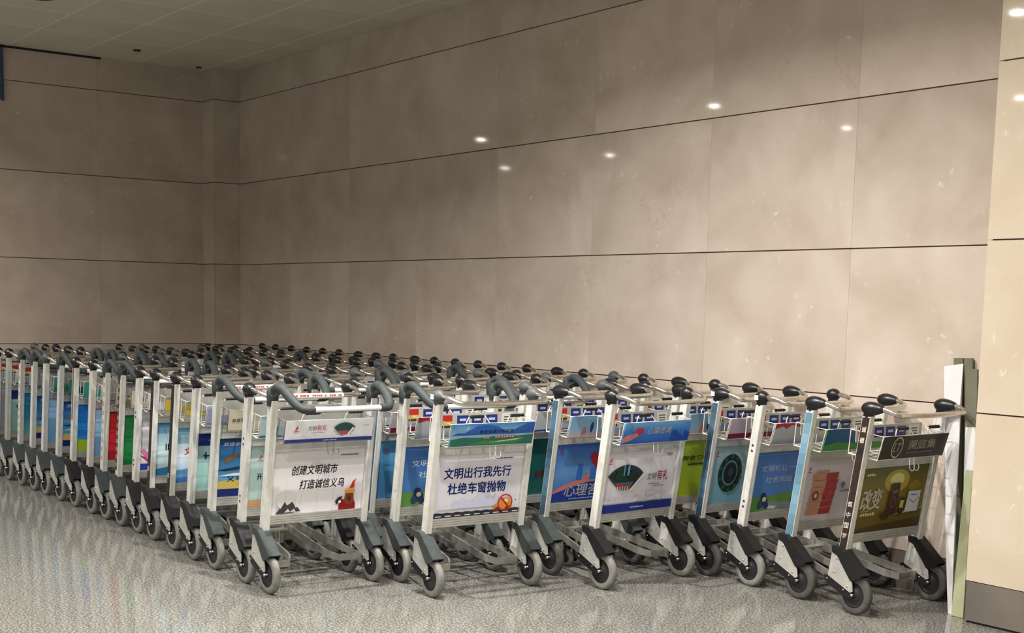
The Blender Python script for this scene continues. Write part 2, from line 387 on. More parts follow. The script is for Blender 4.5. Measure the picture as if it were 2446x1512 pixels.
# unlit recessed lamp at the upper left edge of the picture
e=bpy.data.objects.new('recessed_lamp',None); COL.objects.link(e); e.location=(-10.72,3.36,ZC)
tag(e,'dark unlit recessed ceiling lamp above the left row','ceiling lamp')
bb=MB(); bb.lathe([(-.004,.10),(-.014,.115),(0,.13)],(0,0,0),'z',plain('dark_lamp_rim',(.05,.05,.045),.4),24); link('rim',bb.mesh('rim'),e)
bb=MB(); bb.lathe([(-.005,0),(-.005,.10)],(0,0,0),'z',BLACK_M,24); link('reflector',bb.mesh('reflector'),e)

# blue sign on the left wall end
e=bpy.data.objects.new('wall_sign',None); COL.objects.link(e); e.location=(X_LEFT,3.66,3.28)
tag(e,'blue sign panel high on the left wall at the picture edge','sign')
bb=MB(); bb.box(.001,.04,-.07,.062,.02,.49,plain('sign_blue',(.045,.085,.17),.4)); link('sign_face',bb.mesh('sign_face'),e)
bb=MB()
for b in ((-.075,-.068,.012,.498),(.060,.067,.012,.498)): bb.box(.001,.045,b[0],b[1],b[2],b[3],plain('sign_edge',(.06,.07,.09),.4))
link('sign_frame',bb.mesh('sign_frame'),e)

# ------------------------------------------------------------------ luggage trolley: shared meshes
HALF=.306                                      # half of the rear wheel track
YP=.290                                        # post centre
def xp(z): return -.092+(z-.32)*.154           # post centre line
def sheared(p): return (p[0]+xp(p[2]),p[1],p[2])
def railz(x): return .15+.21*(-.1-x)
ME={}
def get(key, fn):
    if key not in ME: ME[key]=fn()
    return ME[key]
def m_post(s):
    b=MB(); y=s*YP
    b.box(-.023,.023,y-.015,y+.015,.19,.992,ALU,sheared)
    for dx in (-.0235,.0085): b.box(dx,dx+.015,y-.0175,y+.0175,.195,.990,ALU,sheared)
    for dy in (-.0155,.0035): b.box(-.0255,.0255,y+dy,y+dy+.012,.195,.990,ALU,sheared)
    return b.mesh('post')
def m_knob(s,kind,grey):
    b=MB(); m=KNOBG if grey else KNOBB
    if kind=='egg':
        b.lathe([(-.034,.001),(-.031,.014),(-.02,.025),(.0,.033),(.025,.0345),(.05,.031),(.075,.023),(.092,.0155),(.096,.012)],(.004,s*YP,1.030),'x',m,16)
    else:
        b.lathe([(-.036,.001),(-.034,.012),(-.026,.023),(-.012,.032),(.006,.036),(.022,.033),(.036,.025),(.046,.0165),(.050,.0125)],(.008,s*YP,1.032),'x',m,16)
    b.box(-.022,.022,s*YP-.016,s*YP+.016,.985,1.01,m,sheared)
    return b.mesh('knob')
def m_knob_sticker(s):
    b=MB(); y=s*YP-.036
    b.box(-.008,.018,y-.001,y+.004,1.018,1.042,WHITEBAR); return b.mesh('sticker')
def m_bar():
    b=MB(); pts=[(.03,-YP,1.034),(.105,-YP,1.032),(.172,-.270,1.004),(.182,0,1.0),(.172,.270,1.004),(.105,YP,1.032),(.03,YP,1.034)]
    b.tube(fillet(pts,.075,6),.0132,CHROME,10); return b.mesh('handle_bar')
def m_bar_label():
    b=MB(); b.tube([(.1806,-.17,1.0012),(.182,0,1.0004),(.1806,.17,1.0012)],.0146,WHITEBAR,12)
    r=random.Random(3); y=-.15
    while y<.15:
        wd=r.choice((.010,.013,.016)); 
        if r.random()<.78: b.box(.1935,.1972,y,y+wd*.8,1.001,1.0085,ink((196,60,50)))
        y+=wd
    return b.mesh('bar_label')
def m_hook(s):
    b=MB(); y=s*YP
    pts=[(.0,y,.965),(.004,y,1.01),(.018,y,1.045),(.055,y*.995,1.066),(.105,y*.985,1.060),(.165,y*.97,1.025),(.225,y*.92,.980),(.252,y*.85,.962),(.258,y*.76,.962),(.258,y*.66,.962)]
    P=[Vector(p) for p in pts]; Q=fillet(P,.03,2)
    rr=[]
    for q in Q:
        t=max(0,min(1,q.x/.25)); rr.append(.028 if q.z<1.04 and q.x<.03 else .0215+.003*math.sin(t*3.14) if abs(q.y)>YP*.9 else .0205)
    b.tube(Q,rr,GREYP,10); b.lathe([(-.045,.019),(-.036,.027),(-.005,.0315),(.026,.031),(.046,.024),(.056,.008)],(.004,y,1.010),'z',GREYP,14)
    b.prism_y([(.01,1.035),(.075,1.055),(.12,1.045),(.06,1.022),(.02,1.0)],y-.009,y+.009,GREYP)
    return b.mesh('hook_arm')
def m_hookbar():
    b=MB(); b.tube([(.258,-.22,.960),(.258,.22,.960)],.0135,TEALBAR,12); return b.mesh('handle_bar')
def m_hooklabel():
    b=MB(); b.tube([(.2600,-.188,.9628),(.2600,.188,.9628)],.0142,WHITEBAR,12)
    for i in range(26): b.box(.2625,.2655,-.12+.0095*i,-.1135+.0095*i,.9738,.9772,ink((120,120,124)))
    return b.mesh('bar_label')
def m_toprail():
    b=MB(); b.box(-.012,.012,-.274,.274,.727,.772,ALU_PLATE,sheared); b.box(-.0145,.0145,-.273,.273,.727,.735,ALU_PLATE,sheared); b.box(-.0145,.0145,-.273,.273,.764,.772,ALU_PLATE,sheared)
    return b.mesh('top_rail')
def m_botrail():
    b=MB(); b.box(-.013,.013,-.274,.274,.344,.392,ALU_PLATE,sheared)
    for z in (.344,.3565,.369,.3815): b.box(-.0155,.0155,-.273,.273,z,z+.0105,ALU_PLATE,sheared)
    return b.mesh('bottom_rail')
PW, PH, PZ = .545, .336, .392                  # advert panel size and foot
def m_panel(mat):
    b=MB(); b.box(-.003,.003,-PW/2,PW/2,PZ,PZ+PH,mat,sheared); return b.mesh('advert_panel')
def panel_pos(u,v,l): 
    z=PZ+v; return (xp(z)+.003+l,-PW/2+u,z)
SGX0,SGX1,SGZ0,SGZ1,SGW=.058,.092,.778,.894,.51
def m_sign(mat):
    b=MB(); b.prism_y([(SGX0,SGZ0),(SGX1,SGZ1),(SGX1-.005,SGZ1),(SGX0-.005,SGZ0)],-SGW/2,SGW/2,mat); return b.mesh('basket_sign')
def sign_pos(u,v,l):
    t=v/(SGZ1-SGZ0); return (SGX0+(SGX1-SGX0)*t+l,-SGW/2+u,SGZ0+v)
PLATE_M=plain('pale_plate',(.46,.44,.39),.5,0,.4,.12,10); PLATE_D=plain('dull_grey_plate',(.27,.265,.245),.5,.2,.4,.2,10)
def m_plate(kind):
    b=MB(); pm=PLATE_M if kind else PLATE_D
    X=-.085
    b.box(X,X+.004,-.262,.262,.852,.934,pm)
    if not kind: return b.mesh('info_plate')
    def st(y0,y1,z0,z1,c,l=.0055): b.box(X+.004,X+l,y0,y1,z0,z1,ink(c))
    st(-.245,-.15,.893,.925,(178,44,40)); st(-.245,-.15,.872,.893,(214,176,60)); st(-.245,-.15,.860,.872,(60,48,44))
    for y in (-.12,-.03,.06): st(y,y+.07,.872,.922,(34,46,110)); st(y+.015,y+.055,.893,.906,(180,190,220),.006)
    st(.16,.24,.868,.924,(206,200,190)); 
    for i in range(3): st(.172,.222,.876+.014*i,.882+.014*i,(70,64,60),.006)
    return b.mesh('info_plate')
def m_basket(mat):
    b=MB(); r=.0028; yb=.258
    fx0,fx1=-.125,-.118
    def W(*p): b.tube(list(p),r,mat,5)
    zt,zb=.893,.776; ft,fb=.915,.795
    rx=lambda z:(SGX0-.009)+(SGX1-SGX0)*(z-SGZ0)/(SGZ1-SGZ0)
    for z,f,fx in ((zt,ft,fx1),(zb,fb,fx0)):
        b.tube([(rx(z),-yb,z),(rx(z),yb,z),(fx,yb,f),(fx,-yb,f)],r,mat,5,True)
    b.tube([(rx(.835),-yb,.835),(rx(.835),yb,.835)],r,mat,5)
    n=7
    for i in range(n):
        y=-yb+2*yb*i/(n-1)
        W((rx(zt),y,zt),(rx(zb)+.003,y,zb-.002),(fx0-.003,y,fb-.002),(fx1,y,ft))
    for t in (.33,.66):
        x0_=rx(zb)*(1-t)+fx0*t; z0_=zb*(1-t)+fb*t
        W((x0_,-yb,z0_),(x0_,yb,z0_))
        for s in (-1,1): W((x0_,s*yb,z0_),(rx(zt)*(1-t)+fx1*t,s*yb,zt*(1-t)+ft*t))
    for y in (-.15,.10):
        b.tube(fillet([(rx(zt),y-.02,zt),(rx(zt)-.012,y+.005,.928),(rx(zt)-.012,y+.105,.928),(rx(zt),y+.125,zt)],.012,3),r,mat,5)
    for y in (.0,.035):
        b.tube(fillet([(rx(zb),y,zb),(rx(zb)+.004,y,.718),(rx(zb)+.010,y+.014,.706),(rx(zb)+.014,y+.026,.72),(rx(zb)+.012,y+.024,.742)],.01,3),r*.85,mat,5)
    return b.mesh('basket')
def m_sleeves(y):
    b=MB(); X=SGX1-.021
    pts=[(X,y+.008,.928)]+[(X,y+.014+.0105*i,.928) for i in range(8)]+[(X,y+.096,.928)]
    b.tube(pts,[.006]+[.0075,.0095]*4+[.006],BLACKP,8); return b.mesh('rubber_sleeve')
def m_wheel(s,T):
    b=MB(); b.lathe([(-.017,.066),(-.018,.082),(-.016,.094),(-.009,.1),(.009,.1),(.016,.094),(.018,.082),(.017,.066)],(0,s*HALF,.1),'y',T,28,False); return b.mesh('wheel')
def m_hub(s):
    b=MB(); b.lathe([(-.016,.0),(-.0165,.03),(-.012,.034),(-.011,.058),(-.0165,.066),(.0165,.066),(.011,.058),(.012,.034),(.0165,.03),(.016,0)],(0,s*HALF,.1),'y',HUBM,24)
    b.lathe([(-.0345,.0),(-.0345,.007),(.0345,.007),(.0345,0)],(0,s*HALF,.1),'y',BOLT,8); return b.mesh('hub')
def m_cover(s,m):
    b=MB(); y=s*HALF
    top=[(-.135,.331),(-.078,.326),(.058,.207),(.052,.200),(-.082,.316),(-.134,.322)]
    b.prism_y(top,y-.032,y+.032,m)
    fl=[(-.135,.331),(-.078,.326),(.058,.207),(.050,.193),(.010,.178),(-.011,.173),(-.100,.288),(-.130,.298)]
    for q in (-.0345,.031): b.prism_y(fl,y+q,y+q+.0035,m)
    return b.mesh('wheel_cover')
def m_bracket(s):
    b=MB(); y=s*HALF
    pl=[(-.130,.318),(-.153,.177),(-.010,.112),(.006,.120),(.000,.160),(-.085,.300),(-.080,.318)]
    for q in (-.0305,.0265): b.prism_y(pl,y+q,y+q+.004,ALU_PLATE)
    for (x,z) in ((-.10,.27),(-.115,.2),(-.03,.14)): b.lathe([(-.0335,0),(-.0335,.0045),(.0335,.0045),(.0335,0)],(x,y,z),'y',BOLT,6)
    return b.mesh('wheel_bracket')
def m_fork(s,m):
    b=MB(); y=s*HALF
    pl=[(-.180,.175),(-.150,.180),(-.004,.118),(.013,.098),(.004,.082),(-.03,.080),(-.165,.135)]
    for q in (-.0265,.0225): b.prism_y(pl,y+q,y+q+.0035,m)
    b.box(-.178,-.155,y-.024,y+.024,.145,.17,m)
    for (x,z) in ((-.16,.158),(-.055,.118)): b.lathe([(-.0295,0),(-.0295,.004),(.0295,.004),(.0295,0)],(x,y,z),'y',BOLT,6)
    return b.mesh('wheel_fork')
def m_rail(s):
    b=MB()
    c=[(-.092,.276),(-.13,.262),(-.60,.155),(-.612,.085),(-.15,.112),(-.088,.150),(-.088,.276)]
    pts=[(c[0][0],c[0][1])]
    P=fillet([(x,y,0) for x,y in c[1:-1]],.055,6)
    path=[Vector((-.092,.276))]+[Vector((q.x,q.y)) for q in P]+[Vector((-.088,.276))]
    path=[Vector((q.x,q.y*s)) for q in path]
    b.ribbon(path,.036,.011,RAIL_M,railz)
    b.box(-.14,-.07,min(s*.262,s*.282),max(s*.262,s*.282),.10,.150,RAIL_M)
    return b.mesh('chassis_rail')
def m_nose():
    b=MB(); b.ribbon([Vector(p) for p in ((-.604,.085),(-.630,.055),(-.636,0),(-.630,-.055),(-.604,-.085))],.030,.012,RAIL_M,lambda x:.250)
    b.box(-.606,-.55,-.082,.082,.214,.224,RAIL_M); return b.mesh('nose_bar')
def m_caster(s):
    b=MB(); y=s*.036
    b.lathe([(-.012,.03),(-.013,.045),(-.006,.05),(.006,.05),(.013,.045),(.012,.03)],(-.575,y,.05),'y',TYRE,18)
    b.lathe([(-.0125,0),(-.0125,.03),(.0125,.03),(.0125,0)],(-.575,y,.05),'y',HUBM,12)
    for q in (-.0185,.0155): b.prism_y([(-.59,.12),(-.56,.12),(-.567,.04),(-.583,.04)],y+q,y+q+.003,HUBM)
    b.box(-.592,-.558,y-.0185,y+.0185,.118,.124,HUBM); b.tube([(-.575,y,.12),(-.575,y,.216)],.010,BOLT,8)
    return b.mesh('front_caster')
def m_post_sticker(kind):
    s=-1; b=MB(); y=s*(YP+.0177)
    if kind in ('blue','paleblue'):
        cs=[(92,128,150),(100,138,160),(112,150,172),(120,160,182),(110,150,170),(96,134,156)] if kind=='paleblue' else [(52,76,94),(58,86,106),(68,100,122),(78,112,136),(72,104,126),(62,92,114)]
        z0=.33; n=12
        for i in range(n): b.box(-.021,.021,y-.001,y+.0005,z0+.054*i,z0+.054*(i+1)-.0004,ink(cs[i%6]),sheared)
    elif kind=='brown':
        b.box(-.021,.021,y-.001,y+.0005,.325,.985,ink((52,38,36)),sheared)
        pos=lambda u,v,l:(xp(v)+u,y-.001-l,v)
        pr=Print(pos); pr.b=b
        chars='诚德润信誉 共筑中国梦'; z=.94
        for ch in chars:
            if ch!=' ': pr.text(ch,-.013,z-.028,.013,z,(222,218,206),.01)
            z-=.054
    elif kind=='brownhalf':
        b.box(-.012,.012,y-.001,y+.0005,.62,.985,ink((120,100,72)),sheared)
    elif kind=='spots':
        for i in range(9): b.box(-.012,.010,y-.001,y+.0005,.40+.062*i,.426+.062*i,ink((176,160,138)),sheared)
    elif kind=='checker':
        for i in range(12): b.box(-.023,.0,y-.001,y+.0005,.36+.052*i,.386+.052*i,ink((70,58,48)),sheared)
        for i in range(12): b.box(-.023,.0,y-.001,y+.0005,.386+.052*i,.412+.052*i,ink((150,132,108)),sheared)
    elif kind=='teal':
        b.box(-.021,.021,y-.001,y+.0005,.325,.985,ink((150,168,158)),sheared)
    elif kind=='holes':
        for z in (.43,.46,.74,.77): b.lathe([(-.001,0),(-.001,.006),(.0005,.006)],(xp(z),y,z),'y',BLACK_M,10)
    return b.mesh('post_sticker')

# ------------------------------------------------------------------ printed adverts
W_,H_=PW,PH
def P_(): return Print(panel_pos)
def logo(p,u,v,c=(196,40,48)):
    p.poly([(u,v),(u+.012,v+.004),(u+.022,v+.016),(u+.014,v+.014),(u+.016,v+.028),(u+.008,v+.016)],c); p.rect(u-.006,v-.008,u+.026,v-.004,c)
def ad_city():                                  # A1
    p=P_(); k=(30,26,28)
    p.text('创建文明城市',.115,.205,.385,.255,k,.012,.18); p.text('打造诚信义乌',.165,.128,.43,.178,k,.012,.18)
    p.marks(.395,.298,.505,.006,(60,60,64),10)
    p.oval(.09,.075,.055,.05,(216,212,210)); 
    p.poly([(.035,.004),(.055,.03),(.062,.03),(.085,.068),(.098,.048),(.108,.052),(.128,.066),(.142,.045),(.15,.03),(.158,.036),(.17,.022),(.178,.012),(.12,.006)],(58,56,62))
    p.poly([(.085,.010),(.105,.030),(.118,.012),(.14,.028),(.152,.010)],(196,194,198))
    p.poly([(.405,.0),(.405,.035),(.42,.06),(.445,.05),(.46,.04),(.49,.06),(.505,.03),(.505,0)],(128,22,26))
    p.poly([(.435,.05),(.443,.10),(.488,.10),(.495,.05),(.48,.03),(.45,.03)],(120,60,30)); p.oval(.466,.105,.03,.010,(226,170,80))
    p.poly([(.435,.105),(.437,.088),(.494,.088),(.496,.105)],(214,150,66)); p.oval(.466,.06,.012,.015,(92,22,24))
    p.poly([(.462,.115),(.48,.155),(.505,.168),(.49,.15),(.492,.118)],(196,34,30)); p.poly([(.38,.05),(.40,.07),(.425,.075),(.41,.05),(.39,.03)],(36,30,34)); p.oval(.408,.045,.008,.008,(230,228,226))
    return p
def ad_litter():                                # B1
    p=P_(); c=(38,66,152)
    p.text('文明出行我先行',.055,.205,.47,.262,c,.022); p.text('杜绝车窗抛物',.085,.122,.445,.182,c,.022)
    p.marks(.37,.300,.48,.006,(50,52,60),10)
    p.skyline(.12,.42,.045,.085,(206,208,232),4,12); p.rect(.03,.045,.15,.055,(214,216,236))
    p.rect(0,0,W_,.018,(44,46,60)); p.poly([(0,.018)]+[(W_*i/18,.024+.004*(i%2)) for i in range(19)]+[(W_,.018)],(36,38,50))
    for i in range(9): p.rect(.02+.06*i,.006,.055+.06*i,.011,(224,224,230))
    p.poly([(.375,.024),(.38,.05),(.41,.062),(.43,.085),(.47,.085),(.49,.06),(.49,.024)],(222,140,44)); p.oval(.40,.026,.014,.012,(120,40,30)); p.oval(.465,.026,.014,.012,(120,40,30))
    p.poly([(.435,.062),(.445,.078),(.462,.078),(.468,.062)],(250,230,190)); p.ring(.448,.06,.048,.046,.16,(186,40,36)); p.poly([(.413,.088),(.420,.094),(.483,.032),(.476,.026)],(186,40,36))
    p.oval(.515,.07,.004,.003,(50,56,70)); return p
def ad_fan():                                   # C1
    p=P_(); logo(p,.03,.278); p.marks(.46,.306,.51,.005,(60,60,70),5); p.marks(.475,.297,.51,.005,(60,60,70),4)
    p.fan(.165,.085,.185,(26,52,50),0); p.poly([(.10,.165),(.11,.145),(.14,.12),(.19,.12),(.22,.15),(.225,.165)],(70,104,120))
    p.poly([(.085,.165),(.105,.140),(.112,.128),(.145,.135),(.185,.135),(.20,.125),(.215,.14)],(172,58,58)); 
    for i in range(5): p.poly([(.105+.02*i,.142),(.112+.02*i,.142),(.120+.016*i,.118),(.114+.016*i,.118)],(226,214,214))
    p.poly([(.20,.118),(.215,.115),(.315,.205),(.30,.215)],(230,230,228)); p.poly([(.14,.2),(.14,.258),(.15,.262),(.15,.2)],(96,150,190)); p.poly([(.17,.2),(.17,.256),(.185,.262),(.185,.2)],(110,170,200)); p.oval(.11,.2,.03,.026,(24,58,40)); p.oval(.215,.2,.035,.028,(20,48,36))
    p.text('文明',.325,.165,.40,.205,(70,70,74),.0,.15); p.text('有礼',.405,.160,.49,.218,(190,44,52),.004,.1); p.marks(.345,.140,.43,.006,(96,96,104),8); p.marks(.375,.128,.46,.006,(96,96,104),8)
    p.skyline(.0,.545,.052,.036,(206,206,216),9,26); p.poly([(.33,.055),(.335,.09),(.325,.095),(.34,.105),(.40,.105),(.415,.095),(.405,.09),(.41,.055),(.40,.055),(.395,.08),(.345,.08),(.34,.055)],(186,186,198)); p.poly([(.45,.055),(.455,.12),(.458,.13),(.461,.12),(.466,.055)],(190,190,202))
    p.rect(0,0,W_,.046,(28,46,128)); p.marks(.215,.019,.32,.007,(196,204,232),9); return p
def ad_tea():                                   # D1
    p=P_(); p.oval(.30,.255,.10,.06,(170,152,44)); p.oval(.30,.262,.055,.035,(212,204,128)); p.oval(.45,.22,.05,.03,(132,120,36))
    p.poly([(0,0),(0,.075),(.15,.09),(.30,.07),(.42,.085),(W_,.105),(W_,0)],(98,84,24)); p.poly([(0,0),(0,.02),(.25,.035),(W_,.05),(W_,0)],(72,58,20)); p.poly([(.30,.075),(.36,.088),(.52,.098),(W_,.112),(W_,.098),(.42,.080)],(170,178,96))
    p.marks(.05,.292,.115,.014,(216,206,160),4)
    p.text('改变',.035,.118,.195,.222,(244,242,232),.022,.2); p.text('共此美年始',.045,.082,.155,.105,(206,190,120),.004) if False else p.marks(.045,.085,.155,.018,(206,190,120),6)
    p.marks(.04,.108,.10,.006,(190,176,110),8)
    p.poly([(.245,.08),(.255,.245),(.325,.245),(.320,.08)],(62,30,30)); p.ring(.288,.145,.022,.028,.14,(140,104,76)); p.marks(.270,.19,.31,.02,(140,104,76),3)
    p.rect(.34,.075,.375,.165,(66,40,30)); p.rect(.343,.11,.372,.15,(196,180,110)); p.poly([(.39,.085),(.40,.195),(.50,.195),(.495,.085)],(200,204,208)); p.poly([(.405,.16),(.45,.135),(.495,.16),(.495,.157),(.45,.130),(.405,.157)],(80,84,92)); p.marks(.42,.172,.47,.006,(50,52,60),5)
    p.oval(.235,.075,.03,.018,(48,34,26)); return p
def ad_donate():                                # D2
    p=P_(); logo(p,.035,.27); t=(196,140,108); r=(170,42,46)
    for i in range(6):
        v=.03+.038*i; o=(0,.005,.012,.02,.024,.02)[i]
        p.poly([(.06+o,v),(.055+o,v+.034),(.16+o,v+.034),(.155+o,v)],t); p.poly([(.160+o,v),(.165+o,v+.034),(.26+o,v+.034),(.25+o,v)],r)
    p.oval(.115,.135,.024,.026,(126,56,40)); p.oval(.115,.135,.012,.013,(224,196,170)); p.heart(.205,.14,.032,r); p.heart(.205,.14,.030,(216,110,104)); p.heart(.205,.14,.026,r)
    p.rect(.10,.262,.20,.272,t); p.text('参',.31,.165,.345,.2,(92,84,140),.01); p.marks(.31,.145,.42,.012,(110,100,150),6); return p
def ad_police():                                # B2 and D3
    p=P_(); c=(226,232,242)
    p.text('文明礼让一小步',.06,.222,.44,.258,c,.004); p.text('社会和谐一大步',.11,.158,.49,.194,c,.004); p.rect(.0,.318,.28,.3195,(150,186,226))
    p.poly([(0,0),(0,.085),(.10,.078),(.25,.092),(.42,.10),(W_,.095),(W_,0)],(92,142,62)); p.poly([(.12,0),(.16,.05),(.34,.04),(.42,0)],(128,138,142)); p.poly([(.15,.012),(.17,.028),(.23,.022),(.21,.006)],(206,208,206))
    p.oval(.115,.055,.035,.03,(36,56,92)); p.oval(.11,.085,.022,.018,(26,44,84)); p.oval(.12,.066,.016,.014,(206,196,180)); p.oval(.09,.035,.02,.022,(42,66,110)); p.oval(.14,.03,.018,.02,(34,52,92))
    p.poly([(.36,.03),(.37,.11),(.385,.13),(.40,.125),(.415,.10),(.42,.03)],(84,92,100)); p.oval(.39,.135,.013,.014,(70,62,58)); p.poly([(.335,.03),(.345,.085),(.365,.085),(.368,.03)],(120,60,56)); return p
def ad_heart():                                 # C2
    p=P_(); p.poly([(0,.06),(.10,.10),(.22,.13),(.30,.18),(.42,.185),(.46,.165),(.42,.135),(.34,.115),(.25,.08),(.10,.03),(0,0)],(198,122,122)); p.poly([(.18,.12),(.19,.215),(.225,.215),(.225,.12)],(46,104,190)); p.poly([(.28,.12),(.285,.19),(.33,.19),(.33,.12)],(52,110,196))
    p.heart(.335,.235,.062,(178,34,44)); p.poly([(0,0),(0,.045),(.12,.075),(.26,.105),(W_,.12),(W_,0)],(24,58,146)); logo(p,.045,.29,(160,40,56)); p.marks(.40,.30,.47,.006,(220,226,240),6)
    p.text('心理咨询',.10,.028,.45,.098,(236,238,244),.02,.12); p.marks(.14,.012,.42,.008,(150,176,220),14); return p
def ad_wreath():                                # D4
    p=P_(); logo(p,.035,.285); p.oval(.165,.175,.095,.112,(22,62,44)); p.oval(.165,.175,.062,.074,(104,132,138)); p.oval(.165,.175,.052,.064,(24,30,38)); p.oval(.17,.18,.02,.024,(40,70,90))
    for i in range(20):
        a=i*math.pi/10; p.oval(.165+.082*math.cos(a),.175+.098*math.sin(a),.014,.013,(30,86,56) if i%2 else (18,50,38),8)
    p.marks(.33,.20,.50,.02,(40,70,90),7); return p
def ad_lime():                                  # D5
    p=P_(); logo(p,.05,.29,(60,70,40)); p.text('粮食勺碗了',.09,.215,.36,.245,(40,52,28),.004,.15); p.marks(.14,.186,.40,.011,(40,52,28),12); p.poly([(.29,.03),(.30,.10),(.33,.11),(.40,.11),(.45,.09),(.46,.03)],(30,34,26)); return p
def ad_hand():                                  # B3
    p=P_(); logo(p,.05,.265,(190,50,60)); p.oval(.27,.165,.105,.12,(70,140,190)); p.ring(.27,.165,.105,.12,.03,(150,196,220)); p.poly([(.175,.10),(.165,.15),(.175,.19),(.195,.205),(.21,.18),(.215,.13),(.235,.10),(.21,.075)],(190,116,88)); p.oval(.245,.2,.02,.026,(60,90,110)); p.marks(.10,.03,.13,.07,(60,110,150),2); return p
def ad_green():                                 # C3
    p=P_(); p.text('拒绝',.12,.10,.20,.145,(160,44,44),.012); p.ring(.33,.19,.09,.10,.12,(14,50,48)); return p
def ad_teal():                                  # A2
    p=P_(); logo(p,.06,.262,(200,70,80)); p.text('开展',.055,.150,.115,.182,(38,40,92),.02); p.text('文明创建',.115,.150,.25,.182,(38,40,92),.02); p.marks(.10,.122,.30,.012,(70,80,120),12); p.rect(0,0,W_,.04,(206,160,120)); return p
def ad_plane():                                 # A3, A12, A14
    p=P_(); p.rect(0,0,W_,.045,(24,40,116)); p.poly([(0,.045),(0,.09),(.15,.10),(.3,.085),(W_,.10),(W_,.045)],(214,190,100)); p.text('义乌',.06,.085,.16,.125,(32,44,60),.012); p.text('WU',.13,.055,.19,.075,(120,130,60),.01); p.poly([(.03,.21),(.07,.235),(.13,.25),(.16,.268),(.15,.245),(.10,.215),(.05,.19)],(128,106,80)); p.poly([(0,.155),(.08,.165),(.16,.175),(.26,.165),(.16,.158),(.05,.148)],(34,58,84)); p.text('丝路新区 起点义乌',.03,.29,.32,.315,(220,228,240),.008,.2); p.poly([(0,.12),(.1,.135),(.25,.13),(.25,.12),(.1,.118)],(220,232,240)); return p
def ad_navytop():                               # A4, A16
    p=P_(); p.rect(0,.262,W_,H_,(36,44,112)); p.marks(.07,.288,.20,.012,(96,110,170),5); p.poly([(.035,.203),(.05,.207),(.055,.225),(.061,.225),(.063,.207),(.095,.205),(.095,.200),(.063,.198),(.061,.182),(.055,.182),(.05,.199)],(36,44,84)); p.marks(.12,.12,.4,.03,(60,90,120),8); return p
def ad_sky():                                   # A5
    p=P_(); p.text('文',.055,.170,.095,.215,(206,56,62),.02); p.text('明',.105,.170,.145,.215,(206,56,62),.02); p.poly([(0,0),(0,.075),(.08,.085),(.2,.07),(.4,.085),(W_,.07),(W_,0)],(96,150,196)); p.poly([(0,0),(0,.03),(.2,.045),(W_,.03),(W_,0)],(60,116,178)); return p
def ad_id():                                    # A6
    p=P_(); p.text('ID',.065,.16,.115,.20,(40,56,110),.02); p.marks(.12,.13,.4,.02,(60,80,130),9); p.poly([(0,0),(0,.04),(.1,.055),(.3,.04),(W_,.06),(W_,0)],(42,124,166)); return p
def ad_tulip():                                 # A7
    p=P_(); logo(p,.07,.285); p.poly([(.10,.16),(.075,.20),(.09,.25),(.115,.265),(.13,.24),(.15,.25),(.16,.20),(.135,.165)],(196,40,62)); p.poly([(0,.13),(.03,.14),(.07,.10),(.105,.165),(.12,.16),(.09,.085),(.05,.07)],(206,120,150)); p.poly([(0,.10),(.06,.05),(.09,.045),(.03,.09)],(170,60,100)); p.rect(0,0,W_,.042,(44,58,150)); return p
def ad_flag(c,t):                               # A8, A9
    p=P_(); logo(p,.09,.285,c); p.text('文明',.08,.15,.20,.20,t,.012); return p
def ad_tower():                                 # A10
    p=P_(); logo(p,.075,.285,(60,90,150)); p.skyline(.04,.30,.0,.15,(120,170,214),5,8); return p
def ad_wave():                                  # A11
    p=P_(); logo(p,.10,.255,(30,80,150)); p.poly([(0,0),(0,.085),(.06,.08),(.2,.06),(W_,.05),(W_,0)],(164,196,40)); p.marks(.09,.17,.2,.03,(40,100,160),4); return p
